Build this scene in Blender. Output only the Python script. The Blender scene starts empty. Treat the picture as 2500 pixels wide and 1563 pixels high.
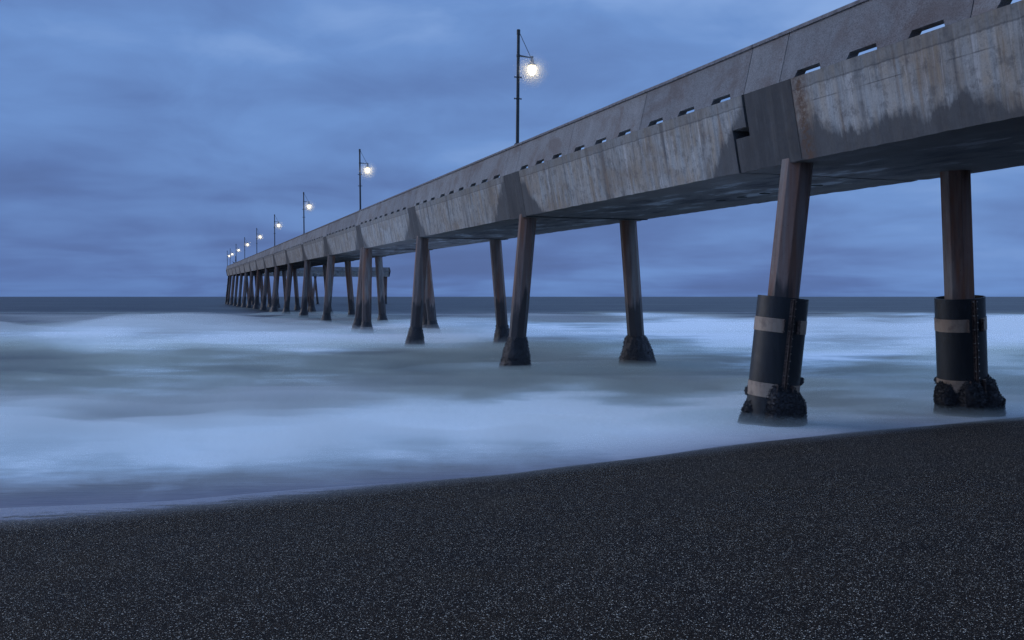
import bpy, math, random
import numpy as np
from mathutils import Vector, Matrix, noise
random.seed(7); np.random.seed(7)
sc = bpy.context.scene
col = sc.collection
R = math.radians

# ------------------------------------------------------------------ camera
CAMZ = 2.35
cam = bpy.data.cameras.new("camera"); camo = bpy.data.objects.new("camera", cam); col.objects.link(camo)
camo.location = (0, 0, CAMZ); camo.rotation_euler = (R(90), 0, 0)
cam.sensor_width = 36; cam.lens = 36 * 2450 / 2500; cam.shift_y = -57.0 / 2500
cam.clip_start = 0.1; cam.clip_end = 60000
sc.camera = camo

# ------------------------------------------------------------------ node helper
class NT:
    def __init__(s, tree): s.t = tree; s.n = tree.nodes; s.l = tree.links
    def node(s, typ, props=None, **inp):
        nd = s.n.new(typ)
        for k, v in (props or {}).items(): setattr(nd, k, v)
        for k, v in inp.items():
            key = int(k[1:]) if k[0] == 'i' and k[1:].isdigit() else k.replace('_', ' ')
            s.set(nd.inputs[key], v)
        return nd
    def set(s, sock, v):
        if isinstance(v, bpy.types.NodeSocket): s.l.new(v, sock)
        elif isinstance(v, bpy.types.Node): s.l.new(v.outputs[0], sock)
        else:
            if hasattr(v, '__len__') and len(v) == 3 and len(sock.default_value) == 4: v = (*v, 1)
            sock.default_value = v
    def m(s, op, a, b=0.0, c=0.0, clamp=False):
        nd = s.n.new('ShaderNodeMath'); nd.operation = op; nd.use_clamp = clamp
        s.set(nd.inputs[0], a); s.set(nd.inputs[1], b); s.set(nd.inputs[2], c)
        return nd.outputs[0]
    def mapr(s, v, a, b, c=0.0, d=1.0, smooth=False):
        nd = s.n.new('ShaderNodeMapRange'); nd.clamp = True
        if smooth: nd.interpolation_type = 'SMOOTHSTEP'
        for i, x in enumerate((v, a, b, c, d)): s.set(nd.inputs[i], x)
        return nd.outputs[0]
    def mix(s, f, a, b, mode='MIX'):
        nd = s.n.new('ShaderNodeMix'); nd.data_type = 'RGBA'; nd.blend_type = mode
        s.set(nd.inputs[0], f); s.set(nd.inputs[6], a); s.set(nd.inputs[7], b)
        return nd.outputs[2]
    def vec(s, x, y, z):
        nd = s.n.new('ShaderNodeCombineXYZ')
        for i, v in enumerate((x, y, z)): s.set(nd.inputs[i], v)
        return nd.outputs[0]
    def sep(s, v):
        nd = s.n.new('ShaderNodeSeparateXYZ'); s.set(nd.inputs[0], v); return nd.outputs
    def scale(s, v, sc3):
        nd = s.n.new('ShaderNodeVectorMath'); nd.operation = 'MULTIPLY'
        s.set(nd.inputs[0], v); nd.inputs[1].default_value = sc3; return nd.outputs[0]
    def noise(s, v, sc1=1.0, det=2.0, rough=0.5, w=None, dist=0.0):
        nd = s.n.new('ShaderNodeTexNoise')
        if w is not None:
            nd.noise_dimensions = '4D'; s.set(nd.inputs['W'], w)
        s.set(nd.inputs['Vector'], v); nd.inputs['Scale'].default_value = sc1
        nd.inputs['Detail'].default_value = det; nd.inputs['Roughness'].default_value = rough
        nd.inputs['Distortion'].default_value = dist
        return nd.outputs[0]
    def ramp(s, f, stops):
        nd = s.n.new('ShaderNodeValToRGB'); s.set(nd.inputs[0], f)
        e = nd.color_ramp.elements
        while len(e) < len(stops): e.new(0.5)
        for el, (p, c) in zip(e, stops):
            el.position = p; el.color = (*c, 1) if len(c) == 3 else c
        return nd.outputs[0]

def newmat(name):
    m = bpy.data.materials.new(name); m.use_nodes = True
    m.node_tree.nodes.clear()
    k = NT(m.node_tree)
    out = k.node('ShaderNodeOutputMaterial')
    b = k.node('ShaderNodeBsdfPrincipled'); k.l.new(b.outputs[0], out.inputs[0])
    return m, k, b, out

# ------------------------------------------------------------------ world: blue-hour overcast
SUN_AZ, SUN_EL = R(235), R(38)
w = bpy.data.worlds.new("World"); sc.world = w; w.use_nodes = True
w.node_tree.nodes.clear(); k = NT(w.node_tree)
d = k.node('ShaderNodeTexCoord').outputs['Generated']
dx, dy, dz = k.sep(d)
zc = k.m('ADD', k.m('MAXIMUM', dz, 0.0), 0.10)
pv = k.vec(k.m('DIVIDE', dx, zc), k.m('DIVIDE', dy, zc), 0.0)
n1 = k.noise(k.scale(pv, (0.8, 0.9, 1)), 0.80, 3.0, 0.5, dist=0.3)
n2 = k.noise(k.scale(d, (2.0, 2.0, 9.0)), 1.3, 3.0, 0.5)
n3 = k.noise(k.scale(d, (3.2, 3.2, 8.0)), 2.4, 4.0, 0.6, dist=0.4)
cl = k.m('ADD', k.m('MULTIPLY', n1, 0.42), k.m('ADD', k.m('MULTIPLY', n2, 0.38), k.m('MULTIPLY', n3, 0.20)))
cl = k.mapr(cl, 0.35, 0.64, smooth=True)
up = k.mapr(dz, 0.0, 0.30, 0.0, 1.0)
right = k.mapr(dx, -0.45, 0.25, 0.0, 1.0)
lum = k.m('ADD', k.m('MULTIPLY', cl, 0.46), k.m('ADD', k.m('MULTIPLY', up, 0.42), k.m('MULTIPLY', right, 0.20)))
skyc = k.ramp(lum, [(0.0, (0.070, 0.114, 0.268)), (0.35, (0.100, 0.180, 0.420)),
                    (0.66, (0.146, 0.278, 0.595)), (1.0, (0.275, 0.435, 0.775))])
nish = k.node('ShaderNodeTexSky', dict(sky_type='NISHITA', sun_disc=False, sun_elevation=R(2.0), sun_rotation=SUN_AZ))
add = k.mix(0.006, skyc, nish.outputs[0], 'ADD')
bg = k.node('ShaderNodeBackground', Color=add, Strength=k.mapr(dz, 0.34, 0.9, 1.0, 1.5))   # brightened above the frame, added to lift light on water and pier
wo = k.node('ShaderNodeOutputWorld'); k.l.new(bg.outputs[0], wo.inputs[0])

# soft sun lamp from the left, slightly seawards, added to neutralise the blue
sun = bpy.data.lights.new("dusk_sun", 'SUN'); sun.energy = 0.85; sun.angle = R(50); sun.color = (1.0, 0.92, 0.85)
suno = bpy.data.objects.new("dusk_sun", sun); col.objects.link(suno)
sd = Vector((-0.88, 0.38, 0.38)).normalized()      # towards the sun
suno.rotation_euler = sd.to_track_quat('Z', 'Y').to_euler(); suno.location = (-20, -20, 30)

sc.view_settings.view_transform = 'Standard'; sc.view_settings.look = 'None'
sc.view_settings.exposure = 0.0; sc.view_settings.gamma = 1.0
try: sc.view_settings.use_curve_mapping = False
except Exception: pass
sc.cycles.use_denoising = True
try: sc.cycles.denoiser = 'OPENIMAGEDENOISE'; sc.cycles.denoising_prefilter = 'FAST'; sc.cycles.denoising_input_passes = 'RGB_ALBEDO_NORMAL'
except Exception: pass
sc.cycles.sample_clamp_indirect = 3.0; sc.cycles.sample_clamp_direct = 3.0
sc.cycles.volume_bounces = 2
sc.cycles.use_adaptive_sampling = False
sc.cycles.max_bounces = 6; sc.cycles.diffuse_bounces = 3; sc.cycles.glossy_bounces = 2
sc.cycles.transparent_max_bounces = 8
sc.cycles.volume_step_rate = 1.0

# ------------------------------------------------------------------ object helpers
def tag(o, label=None, cat=None, group=None, kind=None):
    if label: o['label'] = label
    if cat: o['category'] = cat
    if group: o['group'] = group
    if kind: o['kind'] = kind
    return o
class MB:
    def __init__(s): s.v = []; s.f = []; s.mi = []
    def add(s, vs, fs, mi=0):
        o = len(s.v); s.v += [tuple(p) for p in vs]; s.f += [tuple(i + o for i in f) for f in fs]; s.mi += [mi] * len(fs)
    def box(s, lo, hi, mi=0):
        x0, y0, z0 = lo; x1, y1, z1 = hi
        s.add([(x0,y0,z0),(x1,y0,z0),(x1,y1,z0),(x0,y1,z0),(x0,y0,z1),(x1,y0,z1),(x1,y1,z1),(x0,y1,z1)],
              [(0,3,2,1),(4,5,6,7),(0,1,5,4),(1,2,6,5),(2,3,7,6),(3,0,4,7)], mi)
    def rings(s, rings, closed=True, cap=True, mi=0):
        n = len(rings[0]); vs = [p for r in rings for p in r]; fs = []
        for i in range(len(rings) - 1):
            for j in range(n if closed else n - 1):
                a = i * n + j; b = i * n + (j + 1) % n
                fs.append((a, b, b + n, a + n))
        if cap:
            fs.append(tuple(reversed(range(n)))); fs.append(tuple(range((len(rings) - 1) * n, len(rings) * n)))
        s.add(vs, fs, mi)
    def tube(s, p0, p1, r0, r1=None, n=12, cap=True, mi=0, rot=0.0):
        r1 = r0 if r1 is None else r1
        p0 = Vector(p0); p1 = Vector(p1); ax = (p1 - p0).normalized()
        a = Vector((1, 0, 0)) if abs(ax.x) < 0.9 else Vector((0, 1, 0))
        e1 = (a - ax * a.dot(ax)).normalized(); e2 = ax.cross(e1)
        rr = []
        for p, r in ((p0, r0), (p1, r1)):
            rr.append([p + e1 * (r * math.cos(rot + 2*math.pi*j/n)) + e2 * (r * math.sin(rot + 2*math.pi*j/n)) for j in range(n)])
        s.rings(rr, True, cap, mi)
    def lathe(s, prof, c, n=20, mi=0):
        s.rings([[(c[0] + r*math.cos(2*math.pi*j/n), c[1] + r*math.sin(2*math.pi*j/n), c[2] + z) for j in range(n)] for r, z in prof], True, True, mi)
    def build(s, name, mats, parent=None, smooth=False, bevel=0.0):
        me = bpy.data.meshes.new(name); me.from_pydata(s.v, [], s.f); me.update()
        for m in (mats if isinstance(mats, (list, tuple)) else [mats]): me.materials.append(m)
        me.polygons.foreach_set('material_index', s.mi)
        if smooth: me.polygons.foreach_set('use_smooth', [True] * len(me.polygons))
        o = bpy.data.objects.new(name, me); col.objects.link(o)
        if parent: o.parent = parent
        if bevel:
            b = o.modifiers.new('bevel', 'BEVEL'); b.width = bevel; b.segments = 2; b.limit_method = 'ANGLE'; b.angle_limit = R(35)
        return o

# ------------------------------------------------------------------ shoreline
SHX = [-400, -60, -20, -8, -5.8, -3.93, -2.14, 0, 1.8, 4.04, 6.77, 9.93, 20, 60, 400]
SHY = [-110, -8, 6.3, 10.6, 11.15, 11.6, 12.35, 13.4, 14.65, 16.2, 17.95, 19.6, 24.5, 42, 190]
def shore_y(x): return np.interp(x, SHX, SHY)
def water_z(Y): 
    t = np.clip((Y - 45) / 60, 0, 1); return 0.5 * t * t * (3 - 2 * t)

# ------------------------------------------------------------------ materials
def concrete(name, base, warm, dark, kind):
    """weathered board-marked concrete in pier coordinates: x along the pier, z up from the soffit"""
    m, k, b, out = newmat(name)
    tc = k.node('ShaderNodeTexCoord').outputs['Object']
    x, y, z = k.sep(tc)
    rnd = k.node('ShaderNodeObjectInfo').outputs['Random']
    st1 = k.noise(k.scale(tc, (5.0, 1.2, 0.30)), 1.0, 5.0, 0.6)
    st2 = k.noise(k.scale(tc, (22.0, 3.0, 0.7)), 1.0, 3.0, 0.6)
    bl = k.noise(tc, 0.9, 5.0, 0.6)
    fine = k.noise(tc, 28.0, 4.0, 0.75)
    pit = k.noise(tc, 9.0, 6.0, 0.8)
    c = k.mix(k.mapr(st1, 0.38, 0.64), base, warm)
    c = k.mix(k.mapr(st2, 0.50, 0.72, 0, 0.55), c, dark)
    c = k.mix(k.mapr(bl, 0.42, 0.62, 0.0, 0.45), c, tuple(v * 1.45 for v in base))
    c = k.mix(k.mapr(k.noise(k.scale(tc, (9, 2, 0.45)), 1.0, 4.0, 0.7), 0.55, 0.66, 0.0, 0.70 if kind == 'girder' else 0.12), c, (0.66, 0.66, 0.65))
    dr = k.m('MULTIPLY', k.mapr(k.noise(k.scale(tc, (2.3, 0.6, 0.10)), 1.0, 4.0, 0.6), 0.53, 0.62), k.mapr(bl, 0.3, 0.6, 0.35, 0.85))
    c = k.mix(dr, c, tuple(v * 1.5 for v in dark))
    cr = k.mapr(k.noise(k.scale(tc, (1.7, 0.6, 0.12)), 1.3, 5.0, 0.65), 0.57, 0.66, 0, 0.7)
    c = k.mix(cr, c, (warm[0]*1.1, warm[1]*0.98, warm[2]*0.85))
    rs_ = k.m('MULTIPLY', k.mapr(k.noise(k.scale(tc, (3.4, 0.6, 0.14)), 0.9, 6.0, 0.7), 0.55, 0.66), k.mapr(x, 16.0, 40.0, 0.75, 0.30))
    c = k.mix(rs_, c, (warm[0]*0.55, warm[1]*0.40, warm[2]*0.30))
    br = k.noise(k.scale(tc, (0.55, 0.5, 0.9)), 1.0, 4.0, 0.6, dist=0.5)
    c = k.mix(k.mapr(br, 0.50, 0.62, 0.0, 0.40), c, (warm[0]*0.62, warm[1]*0.52, warm[2]*0.44))
    c = k.mix(k.mapr(br, 0.36, 0.44, 0.35, 0.0), c, (base[0]*1.5, base[1]*1.47, base[2]*1.45))
    mo = k.noise(tc, 5.0, 6.0, 0.75)
    c = k.mix(k.mapr(mo, 0.50, 0.62, 0.0, 0.5), c, tuple(v * 1.2 for v in dark))
    # distance (in metres, + seawards) to the nearest bent
    md = k.m('SUBTRACT', k.m('FLOORED_MODULO', k.m('ADD', x, -16.33 + 7.62), 15.24), 7.62)
    ad = k.m('ABSOLUTE', md)
    jag = k.m('MULTIPLY', k.m('SUBTRACT', k.noise(k.scale(tc, (2.4, 1.0, 0.8)), 1.0, 7.0, 0.72), 0.5), 2.1)
    near = k.mapr(x, 15.6, 15.9, 1.0, 0.0)      # the landward span is stained along its whole lower half
    if kind == 'girder':
        T = k.m('ADD', k.mapr(ad, 0.7, 3.4, 1.30, -0.45), k.m('MULTIPLY', jag, 0.55))
        amp = k.mapr(k.noise(k.vec(k.m('DIVIDE', x, 9.0), 0, 0), 1.0, 1.0), 0.3, 0.6, 0.75, 1.25)
        T = k.m('MULTIPLY', T, amp)
        jl = k.m('SUBTRACT', k.noise(k.scale(tc, (0.75, 0, 0.1)), 1.0, 2.0, 0.5), 0.5)
        T2 = k.m('ADD', k.mapr(x, 8.0, 15.9, 0.24, 0.66), k.m('ADD', k.m('MULTIPLY', jag, 0.42), k.m('MULTIPLY', jl, 1.1)))
        T = k.m('ADD', k.m('MULTIPLY', T, k.m('SUBTRACT', 1.0, near)), k.m('MULTIPLY', T2, near))
        soft = k.m('ADD', k.mapr(x, 30, 60, 0.13, 0.45), k.mapr(k.noise(k.scale(tc, (1.2, 1, 0.8)), 1.0, 2.0), 0.4, 0.65, 0.0, 0.25))
        wet = k.m('MULTIPLY', k.m('DIVIDE', k.m('ADD', k.m('SUBTRACT', T, z), 0.03), soft, clamp=True), k.mapr(x, 30, 60, 0.88, 0.85))
        c = k.mix(wet, c, k.mix(st2, tuple(v*0.75 for v in dark), tuple(v*1.25 for v in dark)))
        # lighter pour along the top with an uneven lower line
        ln = k.m('ADD', 1.24, k.m('MULTIPLY', k.m('SUBTRACT', k.noise(k.scale(tc, (4, 1, 1)), 1.0, 4.0, 0.7), 0.5), 0.07))
        topm = k.mapr(k.m('SUBTRACT', z, ln), 0.0, 0.01)
        c = k.mix(k.m('MULTIPLY', topm, 0.45), c, (0.17, 0.165, 0.155))
        lnm = k.mapr(k.m('ABSOLUTE', k.m('SUBTRACT', z, ln)), 0.004, 0.020, 0.6, 0.0)
        c = k.mix(lnm, c, dark)
        # form lines on the near span
        v1 = k.mapr(k.m('ABSOLUTE', k.m('SUBTRACT', k.m('FLOORED_MODULO', x, 1.22), 0.61)), 0.004, 0.014, 0.55, 0.0)
        c = k.mix(k.m('MULTIPLY', v1, k.mapr(fine, 0.45, 0.6)), c, (0.05, 0.05, 0.055))
        h2 = k.mapr(k.m('ABSOLUTE', k.m('SUBTRACT', z, 0.98)), 0.004, 0.014, 0.6, 0.0)
        c = k.mix(k.m('MULTIPLY', k.m('MULTIPLY', h2, near), k.mapr(bl, 0.45, 0.55)), c, (0.06, 0.06, 0.065))
        # rusty run beside the first cap
        ru = k.m('MULTIPLY', k.mapr(k.m('ABSOLUTE', k.m('SUBTRACT', x, 15.28)), 0.05, 0.28, 1.0, 0.0), k.mapr(pit, 0.40, 0.55))
        c = k.mix(k.m('MULTIPLY', ru, 0.9), c, (0.13, 0.065, 0.035))
        ru2 = k.m('MULTIPLY', k.mapr(k.m('ABSOLUTE', k.m('SUBTRACT', x, 10.1)), 0.03, 0.10, 0.8, 0.0), k.mapr(z, 0.2, 1.3))
        c = k.mix(ru2, c, (0.15, 0.10, 0.065))
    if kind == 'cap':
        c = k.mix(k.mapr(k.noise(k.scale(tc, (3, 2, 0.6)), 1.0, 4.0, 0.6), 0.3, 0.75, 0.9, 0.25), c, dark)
    # soffit: dark mottled middle, browner edges
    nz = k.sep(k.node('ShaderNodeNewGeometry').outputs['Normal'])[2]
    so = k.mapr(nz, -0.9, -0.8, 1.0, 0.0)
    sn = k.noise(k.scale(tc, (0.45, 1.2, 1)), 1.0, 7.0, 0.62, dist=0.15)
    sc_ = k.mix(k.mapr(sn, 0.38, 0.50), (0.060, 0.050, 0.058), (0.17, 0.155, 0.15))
    sc_ = k.mix(k.mapr(sn, 0.545, 0.63, 0, 0.85), sc_, (0.52, 0.53, 0.56))  # pale efflorescence patches, with some sheen painted in
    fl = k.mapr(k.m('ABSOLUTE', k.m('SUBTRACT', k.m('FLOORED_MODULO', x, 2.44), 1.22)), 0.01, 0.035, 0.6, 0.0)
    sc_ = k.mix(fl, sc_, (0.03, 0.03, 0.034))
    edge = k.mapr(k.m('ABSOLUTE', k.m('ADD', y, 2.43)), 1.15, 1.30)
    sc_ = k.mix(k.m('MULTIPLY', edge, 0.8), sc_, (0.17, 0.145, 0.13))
    sc_ = k.mix(k.mapr(x, 14.5, 17.0, 0.45, 0.0), sc_, (0.020, 0.018, 0.020))  # landward soffit darkened, its shade put into the colour
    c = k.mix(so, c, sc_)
    c = k.mix(k.mapr(fine, 0.35, 0.7, 0.22, -0.0), c, (0.04, 0.04, 0.045))
    c = k.mix(k.mapr(k.noise(tc, 55.0, 2.0, 0.6), 0.70, 0.78, 0.0, 0.8), c, (0.02, 0.02, 0.02))
    k.set(b.inputs['Base Color'], c)
    k.set(b.inputs['Roughness'], 0.85)
    bump = k.node('ShaderNodeBump', Strength=0.55, Distance=0.02, Height=k.m('ADD', pit, k.m('MULTIPLY', st2, 0.6)))
    k.l.new(bump.outputs[0], b.inputs['Normal'])
    return m
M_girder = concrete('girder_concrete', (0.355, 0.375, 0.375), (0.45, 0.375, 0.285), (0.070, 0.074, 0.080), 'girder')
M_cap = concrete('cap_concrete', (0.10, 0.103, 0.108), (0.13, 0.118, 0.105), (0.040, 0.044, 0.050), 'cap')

def parapet_mat():
    m, k, b, out = newmat('parapet_concrete')
    tc = k.node('ShaderNodeTexCoord').outputs['Object']
    rnd = k.node('ShaderNodeObjectInfo').outputs['Random']
    st = k.noise(k.scale(tc, (3.5, 1.0, 0.5)), 1.0, 5.0, 0.6, w=k.m('MULTIPLY', rnd, 9))
    bl = k.noise(tc, 1.1, 5.0, 0.65, w=k.m('MULTIPLY', rnd, 5))
    agg = k.node('ShaderNodeTexVoronoi', Vector=tc, Scale=70.0)
    ac = k.sep(agg.outputs['Color'])[0]
    c = k.mix(k.mapr(st, 0.35, 0.65), (0.180, 0.178, 0.176), (0.265, 0.268, 0.268))
    c = k.mix(k.mapr(bl, 0.52, 0.68, 0, 0.65), c, (0.15, 0.095, 0.075))
    c = k.mix(k.mapr(k.noise(k.scale(tc, (8, 3, 0.8)), 1.0, 5.0, 0.7), 0.62, 0.76, 0, 0.6), c, (0.38, 0.38, 0.40))
    c = k.mix(0.45, c, k.mix(k.mapr(ac, 0.0, 1.0), (0.075, 0.076, 0.077), (0.40, 0.40, 0.395)), 'MIX')
    b2 = k.noise(k.scale(tc, (0.7, 0.6, 1.1)), 1.0, 5.0, 0.65, dist=0.6)
    c = k.mix(k.mapr(b2, 0.50, 0.62, 0.0, 0.50), c, (0.135, 0.092, 0.075))
    c = k.mix(k.mapr(b2, 0.34, 0.44, 0.35, 0.0), c, (0.34, 0.34, 0.345))
    c = k.mix(1.0, c, k.mix(rnd, (0.82, 0.82, 0.84), (1.10, 1.08, 1.06)), 'MULTIPLY')
    k.set(b.inputs['Base Color'], c); k.set(b.inputs['Roughness'], 0.85)
    bump = k.node('ShaderNodeBump', Strength=0.5, Distance=0.01, Height=k.noise(tc, 40, 4, 0.7))
    k.l.new(bump.outputs[0], b.inputs['Normal'])
    return m
M_par = parapet_mat()

def simple(name, color, rough=0.6, metal=0.0, nscale=12, var=0.35, alt=None, bump=0.2, spec=0.5):
    m, k, b, out = newmat(name)
    tc = k.node('ShaderNodeTexCoord').outputs['Object']
    n = k.noise(tc, nscale, 5.0, 0.65)
    c = k.mix(k.mapr(n, 0.35, 0.65), tuple(v*(1-var) for v in color), tuple(v*(1+var) for v in (alt or color)))
    k.set(b.inputs['Base Color'], c); k.set(b.inputs['Roughness'], rough); k.set(b.inputs['Metallic'], metal)
    k.set(b.inputs['Specular IOR Level'], spec)
    if bump:
        bp = k.node('ShaderNodeBump', Strength=bump, Distance=0.01, Height=n); k.l.new(bp.outputs[0], b.inputs['Normal'])
    return m
M_coping = simple('coping_concrete', (0.19, 0.18, 0.185), 0.85, nscale=5)
M_steel = simple('painted_steel', (0.035, 0.045, 0.050), 0.5, 0.3, bump=0)
def worn(name, base, dirt, streakc, rough, sx, amt, metal=0.0):
    m, k, b, out = newmat(name)
    tc = k.node('ShaderNodeTexCoord').outputs['Object']
    st = k.noise(k.scale(tc, (sx, sx, 0.5)), 1.0, 5.0, 0.65); bl = k.noise(tc, 3.2, 6.0, 0.7); fi = k.noise(tc, 26.0, 4.0, 0.7)
    c = k.mix(k.mapr(st, 0.45, 0.70, 0.0, amt), base, streakc)
    c = k.mix(k.mapr(bl, 0.50, 0.66, 0.0, 0.75), c, dirt)
    c = k.mix(k.mapr(fi, 0.60, 0.72, 0.0, 0.35), c, streakc)
    k.set(b.inputs['Base Color'], c); k.set(b.inputs['Roughness'], k.mapr(bl, 0.3, 0.7, rough - 0.10, rough + 0.15)); k.set(b.inputs['Metallic'], metal)
    bp = k.node('ShaderNodeBump', Strength=0.35, Distance=0.012, Height=k.m('ADD', bl, k.m('MULTIPLY', st, 0.6))); k.l.new(bp.outputs[0], b.inputs['Normal'])
    return m
M_sleeve = worn('black_sleeve', (0.006, 0.008, 0.010), (0.012, 0.011, 0.010), (0.022, 0.025, 0.028), 0.48, 7.0, 0.55)
M_rust = simple('rusty_steel', (0.085, 0.050, 0.036), 0.7, 0.2, nscale=18, alt=(0.12, 0.085, 0.07))
M_bolt = simple('bolt_steel', (0.25, 0.22, 0.20), 0.4, 0.8, bump=0)
M_band = worn('band_steel', (0.33, 0.25, 0.185), (0.13, 0.10, 0.085), (0.24, 0.15, 0.10), 0.55, 8.0, 0.7, 0.15)
M_bird = simple('dark_feathers', (0.02, 0.02, 0.022), 0.8)
M_hole_shade = simple('drain_shade', (0.008, 0.008, 0.009), 0.9)

def pile_mat():
    m, k, b, out = newmat('pile_concrete')
    tc = k.node('ShaderNodeTexCoord').outputs['Object']
    wp = k.node('ShaderNodeNewGeometry').outputs['Position']
    wz = k.sep(wp)[2]
    rnd = k.node('ShaderNodeObjectInfo').outputs['Random']
    W = k.m('MULTIPLY', rnd, 20)
    n1 = k.noise(k.scale(tc, (3.2, 3.2, 0.16)), 1.0, 4.0, 0.6, w=W)
    n2 = k.noise(k.scale(tc, (9, 9, 0.5)), 1.0, 5.0, 0.7, w=W)
    c = k.mix(k.mapr(n1, 0.38, 0.60), (0.24, 0.215, 0.20), (0.20, 0.100, 0.068))
    c = k.mix(k.mapr(n1, 0.58, 0.70), c, (0.25, 0.115, 0.055))
    c = k.mix(k.mapr(n2, 0.48, 0.70, 0, 0.6), c, (0.045, 0.042, 0.045))
    wl = k.m('ADD', 0.55, k.m('MULTIPLY', k.noise(k.scale(tc, (2.4, 2.4, 0.35)), 1.0, 3.0, 0.6, w=W), 3.2))
    wet = k.mapr(k.m('SUBTRACT', wl, wz), -0.15, 0.12)
    c = k.mix(k.m('MULTIPLY', wet, 0.85), c, (0.020, 0.019, 0.021))
    # worn, pale, pitted arrises and sides
    c = k.mix(k.mapr(k.noise(tc, 38.0, 3.0, 0.6), 0.66, 0.74, 0, 0.8), c, (0.02, 0.02, 0.02))
    k.set(b.inputs['Base Color'], c)
    k.set(b.inputs['Roughness'], k.mapr(wet, 0, 1, 0.8, 0.5))
    bp = k.node('ShaderNodeBump', Strength=0.4, Distance=0.02, Height=k.noise(tc, 10, 5, 0.7)); k.l.new(bp.outputs[0], b.inputs['Normal'])
    return m
M_pile = pile_mat()

def mussel_mat():
    m, k, b, out = newmat('mussel_shell')
    tc = k.node('ShaderNodeTexCoord').outputs['Object']
    n = k.noise(tc, 30, 4, 0.7)
    c = k.mix(k.mapr(n, 0.4, 0.7), (0.008, 0.008, 0.011), (0.035, 0.034, 0.040))
    c = k.mix(k.mapr(k.noise(tc, 60, 2, 0.5), 0.68, 0.76), c, (0.22, 0.22, 0.24))
    k.set(b.inputs['Base Color'], c); k.set(b.inputs['Roughness'], 0.42)
    bp = k.node('ShaderNodeBump', Strength=0.9, Distance=0.03, Height=k.noise(tc, 26, 4, 0.7)); k.l.new(bp.outputs[0], b.inputs['Normal'])
    return m
M_mussel = mussel_mat()

def glow_mat():
    m = bpy.data.materials.new('lamp_glow'); m.use_nodes = True; m.node_tree.nodes.clear(); k = NT(m.node_tree)
    out = k.node('ShaderNodeOutputMaterial')
    e = k.node('ShaderNodeEmission', Color=(1.0, 0.86, 0.55), Strength=7.0); t = k.node('ShaderNodeBsdfTransparent')
    mx = k.node('ShaderNodeMixShader'); mx.inputs[0].default_value = 0.5
    k.l.new(e.outputs[0], mx.inputs[1]); k.l.new(t.outputs[0], mx.inputs[2]); k.l.new(mx.outputs[0], out.inputs[0])
    m.cycles.emission_sampling = 'NONE'
    return m
M_glow = glow_mat()

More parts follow.
